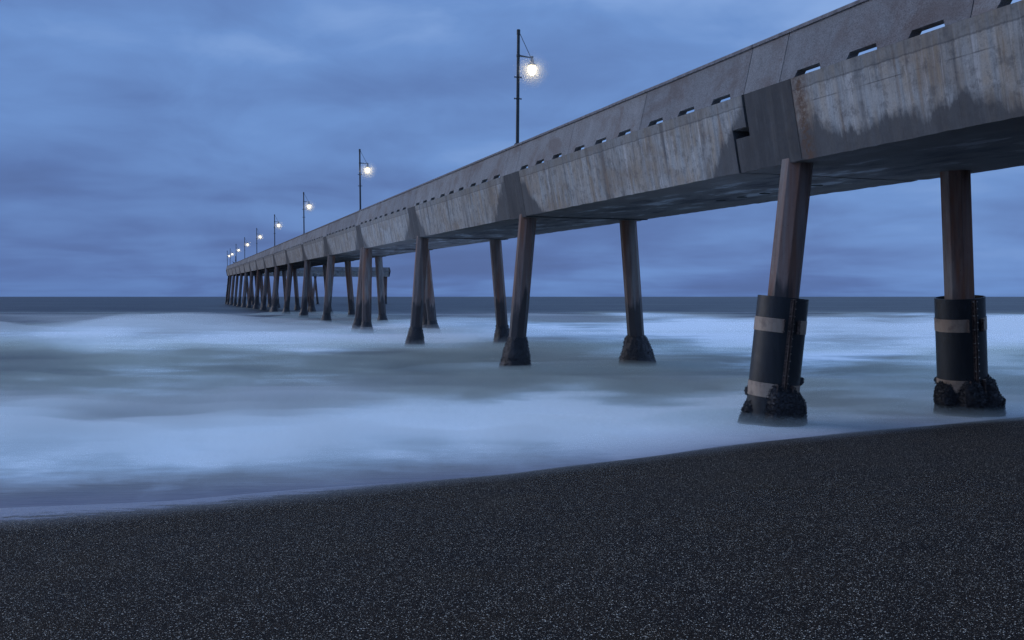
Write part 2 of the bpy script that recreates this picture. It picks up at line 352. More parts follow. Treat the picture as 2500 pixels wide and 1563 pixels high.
# ------------------------------------------------------------------ sand
def sand_mat():
    m, k, b, out = newmat('black_sand')
    p = k.node('ShaderNodeNewGeometry').outputs['Position']
    x, y, z = k.sep(p)
    sh = k.node('ShaderNodeAttribute', dict(attribute_name='shore')).outputs['Fac']
    v1 = k.node('ShaderNodeTexVoronoi', Vector=p, Scale=230.0)
    v2 = k.node('ShaderNodeTexVoronoi', Vector=p, Scale=125.0)
    v3 = k.node('ShaderNodeTexVoronoi', Vector=p, Scale=330.0)
    g1 = k.sep(v1.outputs['Color'])[0]; g2 = k.sep(v2.outputs['Color'])[1]; g3 = k.sep(v3.outputs['Color'])[0]
    c = k.mix(k.m('POWER', g1, 2.2), (0.0035, 0.0028, 0.002), (0.105, 0.073, 0.048))
    c = k.mix(0.4, c, k.mix(k.m('POWER', k.sep(v2.outputs['Color'])[0], 2.5), (0.003, 0.0024, 0.0018), (0.115, 0.080, 0.053)))
    big = k.noise(p, 1.4, 4, 0.6)
    c = k.mix(k.mapr(big, 0.3, 0.7, 0.0, 0.45), c, (0.012, 0.012, 0.015))
    sp1 = k.m('MULTIPLY', k.mapr(g1, 0.935, 0.945), k.mapr(v1.outputs['Distance'], 0.35, 0.5, 1, 0))
    sp2 = k.m('MULTIPLY', k.mapr(g2, 0.955, 0.962), k.mapr(v2.outputs['Distance'], 0.38, 0.48, 1, 0))
    v4 = k.node('ShaderNodeTexVoronoi', Vector=p, Scale=75.0)
    sp3 = k.m('MULTIPLY', k.mapr(k.sep(v4.outputs['Color'])[0], 0.970, 0.975), k.mapr(v4.outputs['Distance'], 0.28, 0.40, 1, 0))
    sp = k.m('MAXIMUM', k.m('MAXIMUM', k.m('MULTIPLY', sp1, 0.9), sp2), sp3)
    spc = k.mix(k.sep(v2.outputs['Color'])[2], (1.0, 0.84, 0.62), (1.0, 0.90, 0.74))
    c = k.mix(sp, c, spc)  # bright specks: glints of the grains painted into the colour
    # thin foam film left where the last wave ran up
    wdt = k.mapr(x, -6.5, -0.5, 1.45, 0.04)
    rip = k.noise(k.vec(k.m('MULTIPLY', x, 2.2), k.m('MULTIPLY', y, 6.5), 0), 1.0, 4, 0.6, dist=0.9)
    fe = k.m('SUBTRACT', wdt, k.m('ADD', sh, k.m('MULTIPLY', k.m('SUBTRACT', rip, 0.5), k.m('MULTIPLY', wdt, 2.6))))
    film = k.mapr(fe, -0.30, 0.60, smooth=True)
    grain = k.mapr(k.m('ADD', film, k.m('MULTIPLY', k.m('SUBTRACT', g3, 0.5), 0.7)), 0.3, 0.8)
    c = k.mix(k.m('MULTIPLY', grain, 0.8), c, (0.36, 0.36, 0.43))
    damp = k.mapr(k.m('SUBTRACT', sh, wdt), -0.4, 1.1, 1.0, 0.0, smooth=True)
    k.set(b.inputs['Base Color'], c)
    k.set(b.inputs['Roughness'], k.mapr(damp, 0, 1, 0.75, 0.35))
    k.set(b.inputs['Specular IOR Level'], k.mapr(damp, 0, 1, 0.03, 0.40))
    h = k.m('ADD', k.m('MULTIPLY', v1.outputs['Distance'], -0.004), k.m('MULTIPLY', v2.outputs['Distance'], -0.007))
    h = k.m('ADD', h, k.m('MULTIPLY', k.noise(p, 26, 4, 0.7), 0.030))
    h = k.m('ADD', h, k.m('MULTIPLY', k.m('MULTIPLY', rip, film), 0.05))
    bp = k.node('ShaderNodeBump', Strength=1.0, Distance=1.0, Height=h); k.l.new(bp.outputs[0], b.inputs['Normal'])
    return m
M_sand = sand_mat()
def grid_mesh(name, X, Y, Z, mat, attrs=None, smooth=True):
    ny, nx = X.shape
    co = np.stack([X, Y, Z], -1).reshape(-1, 3)
    idx = np.arange(nx * ny).reshape(ny, nx)
    f = np.stack([idx[:-1, :-1], idx[:-1, 1:], idx[1:, 1:], idx[1:, :-1]], -1).reshape(-1, 4)
    me = bpy.data.meshes.new(name); me.from_pydata(co.tolist(), [], f.tolist()); me.update()
    me.materials.append(mat)
    if smooth: me.polygons.foreach_set('use_smooth', [True] * len(me.polygons))
    for an, av in (attrs or {}).items():
        a = me.attributes.new(an, 'FLOAT', 'POINT'); a.data.foreach_set('value', av.reshape(-1).astype(np.float32))
    o = bpy.data.objects.new(name, me); col.objects.link(o)
    return o
def ax(a, lims):
    out = [a]
    return out
xs = np.concatenate([-np.geomspace(400, 14, 30), np.linspace(-13.8, 18, 240), np.geomspace(18.3, 400, 30)])
ys = np.concatenate([-np.geomspace(250, 3, 25), np.linspace(-2.8, 30, 330), np.geomspace(30.3, 400, 30)])
X, Y = np.meshgrid(xs, ys)
D = (shore_y(X) - Y) * 0.91
def lown(X, Y, s, seed):
    r = np.random.RandomState(seed); out = np.zeros_like(X)
    for i in range(7):
        a = r.uniform(0, 6.28); f = s * r.uniform(0.5, 2.0); out += np.sin((X * math.cos(a) + Y * math.sin(a)) * f + r.uniform(0, 6.28)) / 7
    return out
Zs = np.where(D > 0, np.minimum(D * 0.0875, 2.6 + 0.02 * D), np.maximum(D * 0.10, -3.0))
Zs = Zs + (0.030 * lown(X, Y, 0.9, 1) + 0.006 * lown(X, Y, 6, 2)) * np.clip(D / 4, 0, 1) + 0.014 * lown(X, Y, 1.5, 5) * np.exp(-(D / 2.5) ** 2)
sand = grid_mesh('sand', X, Y, Zs, M_sand, {'shore': D}); tag(sand, kind='structure')

# ------------------------------------------------------------------ sea
def water_mat():
    m, k, b, out = newmat('sea_water')
    p = k.node('ShaderNodeNewGeometry').outputs['Position']
    x, y, z = k.sep(p)
    fo = k.node('ShaderNodeAttribute', dict(attribute_name='foam')).outputs['Fac']
    sh = k.node('ShaderNodeAttribute', dict(attribute_name='shore')).outputs['Fac']
    ly = k.m('LOGARITHM', k.m('MAXIMUM', y, 2.0), 2.718)
    q = k.vec(k.m('MULTIPLY', k.m('DIVIDE', x, k.m('ADD', y, 4.0)), 10.0), k.m('MULTIPLY', ly, 4.2), 0)
    n1 = k.noise(q, 1.0, 4, 0.6, dist=0.5)
    n2 = k.noise(k.scale(p, (0.22, 0.35, 1)), 1.0, 4, 0.6, dist=0.9)
    n3 = k.noise(k.scale(p, (0.9, 2.2, 1)), 1.0, 4, 0.6, dist=0.6)
    amp = k.mapr(y, 100, 150, 1.0, 0.25)
    f = k.m('ADD', fo, k.m('MULTIPLY', amp, k.m('ADD', k.m('MULTIPLY', k.m('SUBTRACT', n1, 0.5), 0.9),
        k.m('ADD', k.m('MULTIPLY', k.m('SUBTRACT', n2, 0.5), 0.9), k.m('MULTIPLY', k.m('SUBTRACT', n3, 0.5), 0.45)))))
    c = k.ramp(f, [(0.0, (0.022, 0.024, 0.027)), (0.25, (0.115, 0.125, 0.11)), (0.5, (0.21, 0.22, 0.19)), (0.8, (0.53, 0.60, 0.61)), (1.0, (0.91, 0.94, 0.93))])
    c = k.mix(k.mapr(sh, -2.4, 0.0, 0.0, 0.70), c, (0.16, 0.145, 0.20))  # thin water over dark sand, sky reflection painted in as purple
    k.set(b.inputs['Base Color'], c)
    k.set(b.inputs['Roughness'], k.mapr(f, 0.1, 0.7, 0.42, 0.62))
    k.set(b.inputs['IOR'], 1.33)
    k.set(b.inputs['Specular IOR Level'], k.mapr(y, 60, 140, 0.45, 0.22))
    wv = k.noise(k.scale(p, (0.25, 1.3, 1)), 1.0, 5, 0.6)
    bp = k.node('ShaderNodeBump', Strength=0.6, Distance=0.25, Height=wv); k.l.new(bp.outputs[0], b.inputs['Normal'])
    return m
M_water = water_mat()
yy = np.concatenate([np.linspace(-120, 6, 40), np.geomspace(6.2, 30000, 420)])
tt = np.linspace(-1, 1, 241); tt = np.sign(tt) * (0.35 * np.abs(tt) + 0.65 * np.abs(tt) ** 3) * 4.0
Yw = np.repeat(yy[:, None], len(tt), 1); Xw = tt[None, :] * (np.abs(Yw) + 25)
Dw = (shore_y(Xw) - Yw) * 0.91
LA = Xw / (np.abs(Yw) + 6); LB = np.log(np.maximum(Yw, 3.0))
wp = lown(LA * 2.2, LB * 1.0, 3.0, 31) + 0.6 * lown(LA * 2.2, LB * 1.0, 8.0, 32)
pt = lown(LA * 2.4, LB * 1.0, 5.0, 33) + 0.8 * lown(LA * 2.2, LB * 1.2, 12.0, 34) + 0.45 * lown(LA * 1.8, LB * 1.4, 30.0, 35)
# foam bands by effective distance offshore (left and right tables)
ye = Yw - np.clip(0.28 * Xw, -9, 9) * np.exp(-np.clip(Yw - 10, 0, 1e5) / 16)
ye = np.where(ye > 16, 16 * (ye / 16) ** (1 + 0.30 * wp), ye)
L = np.interp(ye, [10, 13.0, 14.6, 17, 19.5, 22.5, 26, 36, 42, 50, 58, 75, 95, 120, 1e5],
                  [0.42, 0.40, 0.84, 0.95, 0.78, 0.60, 0.36, 0.26, 0.44, 0.97, 0.95, 0.60, 0.35, 0.02, 0.0])
Rr = np.interp(ye, [10, 13.0, 14.6, 17, 20, 26, 32, 40, 46, 60, 85, 100, 115, 1e5],
                   [0.42, 0.45, 0.85, 0.95, 0.82, 0.62, 0.50, 0.62, 0.90, 0.95, 0.92, 0.40, 0.05, 0.0])
ang = Xw / (np.abs(Yw) + 1)
mixr = np.clip((ang + 0.12) / 0.15, 0, 1)
foam = L * (1 - mixr) + Rr * mixr
foam = foam + 0.62 * pt * np.clip((Yw - 13) / 5, 0, 1) * np.clip((130 - Yw) / 40, 0, 1)
# deep water: faint swell lines
far = np.clip((Yw - 120) / 100, 0, 1)
foam += far * (0.05 * np.sin(np.log(np.maximum(Yw, 1)) * 30 + 0.9 * np.sin(ang * 6)) + 0.10 * lown(LA * 4, LB * 9, 3.0, 77))
Zw = water_z(Yw) + 0.05 * np.sin(Yw * 0.35 + 0.6 * np.sin(Xw * 0.08)) * np.clip((Yw - 22) / 20, 0, 1) * np.clip(1 - (Yw - 150) / 150, 0, 1)
water = grid_mesh('water', Xw, Yw, Zw, M_water, {'foam': foam, 'shore': Dw}); tag(water, kind='structure')

# ------------------------------------------------------------------ spray mist lying on the surf (real volumes, even density each)
def mist_body(name, y0, y1, thick, dens, seed, colr, xr=1.25, lo=0.02, fe=3.0):
    n_y, n_x = 150, 170
    t = np.linspace(0, 1, n_y); Ym = (y0 * (y1 / y0) ** t)[:, None] * np.ones((1, n_x))
    Xm = np.linspace(-xr, xr, n_x)[None, :] * (Ym * 0.75 + 8)
    ma = Xm / (Ym + 6); mb_ = np.log(Ym)
    wob = 0.16 * lown(ma * 1.6, mb_ * 0.5, 6.0, seed + 4)
    ends = np.clip(np.minimum(t[:, None] + wob, (1 - t[:, None] + wob * 0.6) * fe / 3.0) * 3.0, 0, 1); ends = ends * ends * (3 - 2 * ends)
    sx = np.linspace(0, 1, n_x)[None, :]; se = np.minimum(1, np.minimum(sx, 1 - sx) * 8)
    rs = 1.0 / (0.12 * (y0 + y1))
    th = thick * (0.75 + 1.1 * lown(ma * 2.4, mb_, 5.0, seed) + 0.8 * lown(ma * 2.2, mb_ * 1.2, 12.0, seed + 9) + 0.4 * lown(ma * 1.8, mb_ * 1.4, 30.0, seed + 19))
    shd = np.clip((Ym - shore_y(Xm) + 0.4) / 2.5, 0, 1)
    th = np.maximum(th, lo) * ends * se * shd + 0.004
    zb = water_z(Ym) - 0.25
    zt = water_z(Ym) + th
    top = np.stack([Xm, Ym, zt], -1).reshape(-1, 3); bot = np.stack([Xm, Ym, zb], -1).reshape(-1, 3)
    N = n_x * n_y; idx = np.arange(N).reshape(n_y, n_x); fs = []
    a = idx[:-1, :-1].ravel(); b_ = idx[:-1, 1:].ravel(); c = idx[1:, 1:].ravel(); d_ = idx[1:, :-1].ravel()
    fs += np.stack([a, b_, c, d_], -1).tolist(); fs += (np.stack([d_, c, b_, a], -1) + N).tolist()
    def side(e):
        for i in range(len(e) - 1): fs.append((int(e[i + 1]), int(e[i]), int(e[i]) + N, int(e[i + 1]) + N))
    side(idx[0, :]); side(idx[:, -1]); side(idx[-1, ::-1]); side(idx[::-1, 0])
    me = bpy.data.meshes.new(name); me.from_pydata(np.vstack([top, bot]).tolist(), [], fs); me.update()
    m = bpy.data.materials.new(name + '_volume'); m.use_nodes = True; m.node_tree.nodes.clear(); k = NT(m.node_tree)
    out = k.node('ShaderNodeOutputMaterial')
    v = k.node('ShaderNodeVolumePrincipled', Color=colr, Density=dens, Anisotropy=0.0)
    k.l.new(v.outputs[0], out.inputs['Volume'])
    me.materials.append(m); o = bpy.data.objects.new('mist', me); col.objects.link(o)
    tag(o, kind='stuff'); return o
mist_body('near_mist', 12.0, 30, 0.40, 0.80, 3, (0.88, 0.92, 0.91), lo=0.08, fe=1.1)
mist_body('mid_mist', 18, 66, 0.28, 0.22, 11, (0.62, 0.68, 0.61))
mist_body('far_mist', 40, 122, 0.95, 0.065, 23, (0.91, 0.94, 0.93), fe=1.25)

# ------------------------------------------------------------------ the pier
TH = math.atan(805 / 2450)
es = Vector((-math.sin(TH), math.cos(TH), 0)); ed = Vector((math.cos(TH), math.sin(TH), 0))
GR = math.atan(0.0111)
xl = (es * math.cos(GR) + Vector((0, 0, 1)) * math.sin(GR)); yl = -ed; zl = xl.cross(yl)
O = ed * 10.317 + Vector((0, 0, 2.27 + CAMZ))
PM = Matrix(((xl.x, yl.x, zl.x, O.x), (xl.y, yl.y, zl.y, O.y), (xl.z, yl.z, zl.z, O.z), (0, 0, 0, 1)))
PMI = PM.inverted()
pier = bpy.data.objects.new('pier', None); col.objects.link(pier); pier.matrix_world = PM
tag(pier, 'long weathered concrete fishing pier on raked piles running out over the surf', 'pier')
W = 4.86; HG = 1.45; SP = 15.24; S0 = 16.0
CA, CB = -0.50, 1.10
def wz_local(zw, s, y=0.0):        # local z of a world height
    return (PMI @ (PM @ Vector((s, y, 0)) * 1.0)).z + (zw - (PM @ Vector((s, y, 0))).z)
def section(s, hb=0.0, ht=HG, grow=0.0):
    # outer trapezoid of the deck beam
    def yb(h): return -0.26 * (1 - h / HG)
    return [(s, yb(hb) + grow, hb), (s, -W - yb(hb) - grow, hb), (s, -W - yb(ht) - grow, ht), (s, yb(ht) + grow, ht)]
def dense_section(s, jit, hb=0.0, ht=HG, grow=0.0):
    a, b_, c, d_ = section(s, hb, ht, grow)
    pts = []
    for p, q, n in ((a, b_, 8), (b_, c, 4), (c, d_, 2), (d_, a, 4)):
        for i in range(n):
            t = i / n; pts.append([p[j] + (q[j] - p[j]) * t for j in range(3)])
    if jit:
        for i, p in enumerate(pts):
            e = noise.noise(Vector((s * 2.3, p[1] * 3 + i, p[2]))) * jit
            if i in (0, 8): p[2] += abs(e) * 1.6; p[1] += (-1 if i == 0 else 1) * abs(noise.noise(Vector((s * 5, i, 3)))) * jit
            elif i < 8: p[2] += e * 0.8
    return pts
def beam(mb, s0, s1, step, jit, grow=0.0, hb=0.0, ht=HG, ends=True):
    n = max(1, int((s1 - s0) / step)); mb.rings([dense_section(s0 + (s1 - s0) * i / n, jit, hb, ht, grow) for i in range(n + 1)], True, ends)

N_BENT = 15
for kx in range(-2, N_BENT + 1):
    sb = S0 + SP * kx
    # girder span from this cap to the next
    s0, s1 = sb + CB + 0.03, min(sb + SP + CA - 0.01, 259.8)
    if kx == N_BENT: s1 = 254.85
    near = kx in (-1, 0, 1)
    if s1 - s0 > 0.5:
        mb = MB()
        if kx == 0:      # half joint: nib of the girder rests on the ledge of the first cap
            beam(mb, s0 + 0.52, s1, 0.2, 0.018)
            beam(mb, s0 + 0.02, s0 + 0.52, 0.25, 0.02, hb=0.84, ends=True)
        else: beam(mb, s0, s1, 0.2 if near else 1.5, 0.018 if near else 0.012)
        g = mb.build('girder', M_girder, pier)
        if kx == 0: tag(g, label='pale streaked girder whose end rests in the notched joint')
        if kx == -1: tag(g, label='girder with dark damp patches, cream drips and a rusty run')
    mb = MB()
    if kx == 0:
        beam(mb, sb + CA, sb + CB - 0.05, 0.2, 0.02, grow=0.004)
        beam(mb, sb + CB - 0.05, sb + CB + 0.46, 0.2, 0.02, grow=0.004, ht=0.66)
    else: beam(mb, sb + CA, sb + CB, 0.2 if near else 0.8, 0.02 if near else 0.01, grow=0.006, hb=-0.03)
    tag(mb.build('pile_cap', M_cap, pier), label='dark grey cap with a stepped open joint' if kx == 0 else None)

# parapets
def panel(s0, s1, side, slots, inner=0.18):
    """battered panel with trapezoid scuppers cut in its foot; side 0 = near, 1 = far"""
    base, top = 1.458, 2.37
    out = [(s0, base)]
    for c in slots:
        out += [(c - 0.385, base), (c - 0.325, base + 0.115), (c + 0.325, base + 0.115), (c + 0.385, base)]
    out += [(s1, base), (s1, top), (s0, top)]
    def yo(h): return -0.018 - 0.212 * (h - base) / (top - base)
    mb = MB(); n = len(out)
    if side == 0: A = [(s, yo(h), h) for s, h in out]; B = [(s, yo(h) - inner, h) for s, h in out]
    else: A = [(s, -W - yo(h), h) for s, h in out]; B = [(s, -W - yo(h) + inner, h) for s, h in out]
    # split into column quads so that concave faces stay clean
    cols = sorted(set([s0, s1] + [v for c in slots for v in (c - 0.385, c - 0.325, c + 0.325, c + 0.385)]))
    def foot(s):
        for c in slots:
            a = abs(s - c)
            if a <= 0.386: return base + 0.115 * min(1.0, (0.385 - a) / 0.06) if a < 0.385 - 1e-6 else base
        return base
    vs = []; fs = []
    for s in cols:
        hf = foot(s)
        for h in (hf, top):
            y0 = yo(h); y1 = y0 - inner
            if side: y0, y1 = -W - y0, -W - y1
            vs += [(s, y0, h), (s, y1, h)]
    for i in range(len(cols) - 1):
        a = i * 4; b = a + 4
        fs += [(a, b, b + 2, a + 2), (a + 1, a + 3, b + 3, b + 1), (a + 2, b + 2, b + 3, a + 3), (a, a + 1, b + 1, b)]
    fs += [(0, 2, 3, 1)]; e = (len(cols) - 1) * 4; fs += [(e, e + 1, e + 3, e + 2)]
    mb.add(vs, fs); return mb
def coping(s0, s1, side):
    mb = MB(); y0, y1 = -0.195, -0.51
    if side: y0, y1 = -W - y0, -W - y1
    n = max(2, int((s1 - s0) / 0.6)); rr = []
    lo, hi = min(y0, y1), max(y0, y1)
    for i in range(n + 1):
        s = s0 + (s1 - s0) * i / n; e = 0.006 * noise.noise(Vector((s * 1.7, side * 5, 1)))
        rr.append([(s, lo, 2.374 + e), (s, hi, 2.374 + e), (s, hi, 2.425 + e), (s, hi - 0.03, 2.45 + e), (s, lo + 0.03, 2.45 + e), (s, lo, 2.425 + e)])
    mb.rings(rr); return mb
pal = {(1, 0): 'panel with a reddish cast', (4, 2): 'browner panel', (8, 1): 'narrow brown panel'}
for kx in range(-1, N_BENT + 1):
    sb = S0 + SP * kx
    sp = panel(sb - 0.12, sb + CB - 0.012, 0, []).build('parapet_panel', M_par, pier)
    end = sb + SP - 0.12 if kx < N_BENT else 259.7
    if kx == -1: start0 = sb + CB
    a0 = sb + CB + 0.012; Lp = (end - a0) / 3
    for j in range(3):
        p0 = a0 + j * Lp; p1 = p0 + Lp - 0.022
        slots = [p0 + Lp * f for f in (0.185, 0.50, 0.815)]
        o = panel(p0, p1, 0, slots).build('parapet_panel', M_par, pier)
    slots = [a0 + Lp * (j + f) for j in range(3) for f in (0.185, 0.50, 0.815)]
    panel(sb - 0.12, end - 0.02, 1, slots).build('far_parapet', M_par, pier)
    for side in (0, 1):
        if kx < N_BENT or side == 0:
            coping(sb + CB - 0.012 - SP if kx == -1 else sb + CB, (sb + SP + CB - 0.03) if kx < N_BENT else 259.75, side).build('coping', M_coping, pier)
# solid near-black discs beyond the first cap, painting the shade inside drain holes
for i in range(5):
    s = S0 + CB + 2.0 + 1.05 * i; mb = MB(); mb.tube((s, -3.1, -0.012), (s, -3.1, 0.03), 0.13, n=20); mb.build('drain_hole_disc', M_hole_shade, pier)

# far arm, square to the pier
A0, A1 = 254.9, 259.8; YE = -40.6
def arm_section(y, flare=0.0):
    def so(h): return 0.26 * (1 - h / HG) if h <= HG else 0.23 * (h - HG) / 0.98
    out = []
    for h in (0.0, HG, 2.43): out.append((A0 + so(h), y, h))
    for h in (2.43, HG, 0.0): out.append((A1 - so(h), y, h))
    return out
mb = MB()
def armrings(ya, yb, n): 
    rr = []
    for i in range(n + 1):
        rr.append(arm_section(ya + (yb - ya) * i / n))
    return rr
def solid_deck(ya, yb):
    m_ = MB(); m_.rings([[(A0 + 0.26, y, 0), (A0, y, HG), (A1, y, HG), (A1 - 0.26, y, 0)] for y in (ya, yb)]); return m_
arm_y = [-4.9, -13.9, -27.2, YE + 0.26]
bents = [-8.0, -22.6, -39.0]
segs = [(-4.87, -13.4), (-13.45, -20.9), (-20.95, -28.4), (-28.45, -35.9), (-35.95, YE + 0.5)]
for a, b_ in segs: tag(solid_deck(a, b_).build('arm_girder', M_girder, pier), label='stained girder of the cross arm at the far end')
def apanel(ya, yb, s_out, sgn):
    m_ = MB(); m_.rings([[(s_out, y, HG + 0.005), (s_out + sgn*0.2, y, HG + 0.005), (s_out + sgn*0.43, y, 2.43), (s_out + sgn*0.23, y, 2.43)] for y in (ya, yb)]); return m_
for a, b_ in segs: apanel(a, b_ + 0.03, A0 + 0.01, 1).build('arm_parapet', M_par, pier)
apanel(-0.2, YE + 0.4, A1 - 0.01, -1).build('arm_parapet', M_par, pier)
# flared end walls of the arm and of the corner
def endwall(ye, sgn, name):
    m_ = MB()
    pro = [(0.0, -0.26), (HG, 0.0), (2.43, -0.23)]
    rr = []
    for h, o in pro: rr.append([(A0 - o*0.98 + (0.001), ye + sgn*o, h), (A1 + o*0.98, ye + sgn*o, h), (A1 + o*0.98, ye + sgn*o - sgn*0.25, h), (A0 - o*0.98 + .001, ye + sgn*o - sgn*0.25, h)])
    m_.rings(rr); return m_.build(name, M_cap, pier)
endwall(YE, -1, 'end_wall')
# corner block joining pier and arm
mb = MB(); mb.rings([[(A0 - 0.05, -0.26, 0), (A0 - 0.05, 0, HG), (A0 - 0.05, -4.85, HG), (A0 - 0.05, -4.85, 0)], [(A1 - 0.26, -0.26, 0), (A1, 0, HG), (A1, -4.85, HG), (A1 - 0.26, -4.85, 0)]])
mb.build('corner_slab', M_cap, pier)

# ------------------------------------------------------------------ piles
def oct_ring(c, r, rot=0.0, n=8):
    return [(c[0] + r*math.cos(rot + 2*math.pi*(j+0.5)/n), c[1] + r*math.sin(rot + 2*math.pi*(j+0.5)/n), c[2]) for j in range(n)]
def crust(axis_fn, zb, zt, prof, seed, shells, parent, lumps=()):
    """mussel crust round a pile: uneven skin plus shells standing out of it; world heights"""
    rnd = random.Random(seed); mb = MB(); nr, nz = 56, 30; rings = []
    grid = []
    for i in range(nz + 1):
        z = zb + (zt - zb) * i / nz; t = i / nz; c = axis_fn(z); ring = []
        for j in range(nr):
            a = 2*math.pi*j/nr; v = Vector((math.cos(a)*1.7 + seed, math.sin(a)*1.7, z*2.2))
            r = np.interp(t, [p[0] for p in prof], [p[1] for p in prof]) * (1 + 0.09*noise.noise(v) + 0.03*noise.noise(v*4) + 0.02*noise.noise(v*9))
            for (la, lz, lr, lh, lw) in lumps:
                da = math.atan2(math.sin(a - la), math.cos(a - la)); r += lr * math.exp(-(da/lw)**4 - ((z - lz)/lh)**4)
            if t > 0.97: r *= 0.7
            ring.append(PMI @ Vector((c.x + r*math.cos(a), c.y + r*math.sin(a), z + 0.05*noise.noise(v*3))))
        grid.append(ring)
    mb.rings(grid, True, True)
    for _ in range(shells):
        i = rnd.randrange(1, nz); j = rnd.randrange(nr); p = grid[i][j]; q = grid[i][(j+1) % nr]; r2 = grid[i-1][j]
        pt = p + (q - p) * rnd.random() + (r2 - p) * rnd.random(); n_ = (q - p).cross(r2 - p)
        if n_.length < 1e-6: continue
        n_.normalize(); c0 = PMI @ axis_fn(zb + (zt - zb) * i / nz)
        if n_.dot(pt - c0) < 0: n_ = -n_
        n_ = (n_ + Vector((rnd.uniform(-.6,.6), rnd.uniform(-.6,.6), rnd.uniform(-.5,.7)))).normalized()
        e1 = n_.orthogonal().normalized(); e1 = (e1 * math.cos(1.3*seed + pt.x*9) + n_.cross(e1) * math.sin(1.3*seed + pt.x*9)); e2 = n_.cross(e1)
        l = rnd.uniform(0.016, 0.036); w1 = l*0.42; w2 = l*0.26
        mb.add([pt - n_*0.01, pt + n_*l*0.55 + e1*w1, pt + n_*l*0.55 + e2*w2, pt + n_*l*0.55 - e1*w1, pt + n_*l*0.55 - e2*w2, pt + n_*l],
               [(0,2,1),(0,3,2),(0,4,3),(0,1,4),(5,1,2),(5,2,3),(5,3,4),(5,4,1)])
    o = mb.build('mussel_crust', M_mussel, parent)
    return o
def make_pile(s, y, rake_s, rake_d, kx, rng, sleeve=False, flare=0.47, ctop=0.85):
    top = PM @ Vector((s, y, 0.0))
    dirv = (es * rake_s + ed * rake_d + Vector((0, 0, -1)))
    def axp(zw): return top + dirv * (top.z - zw)
    mb = MB(); rr = []
    rotw = math.atan2(es.y, es.x)
    zs = np.linspace(top.z + 0.10, -1.2, 14)
    for zw in zs:
        c = axp(zw); ring = oct_ring((c.x, c.y, zw), 0.27 / math.cos(math.pi/8), rotw)
        rr.append([PMI @ Vector(p) for p in ring])
    mb.rings(rr)
    o = mb.build('pile', M_pile, pier, bevel=0.012 if kx < 4 else 0)
    return o, axp
WASH = []
rng = random.Random(5)
AF = (3, 7, 11, 14)
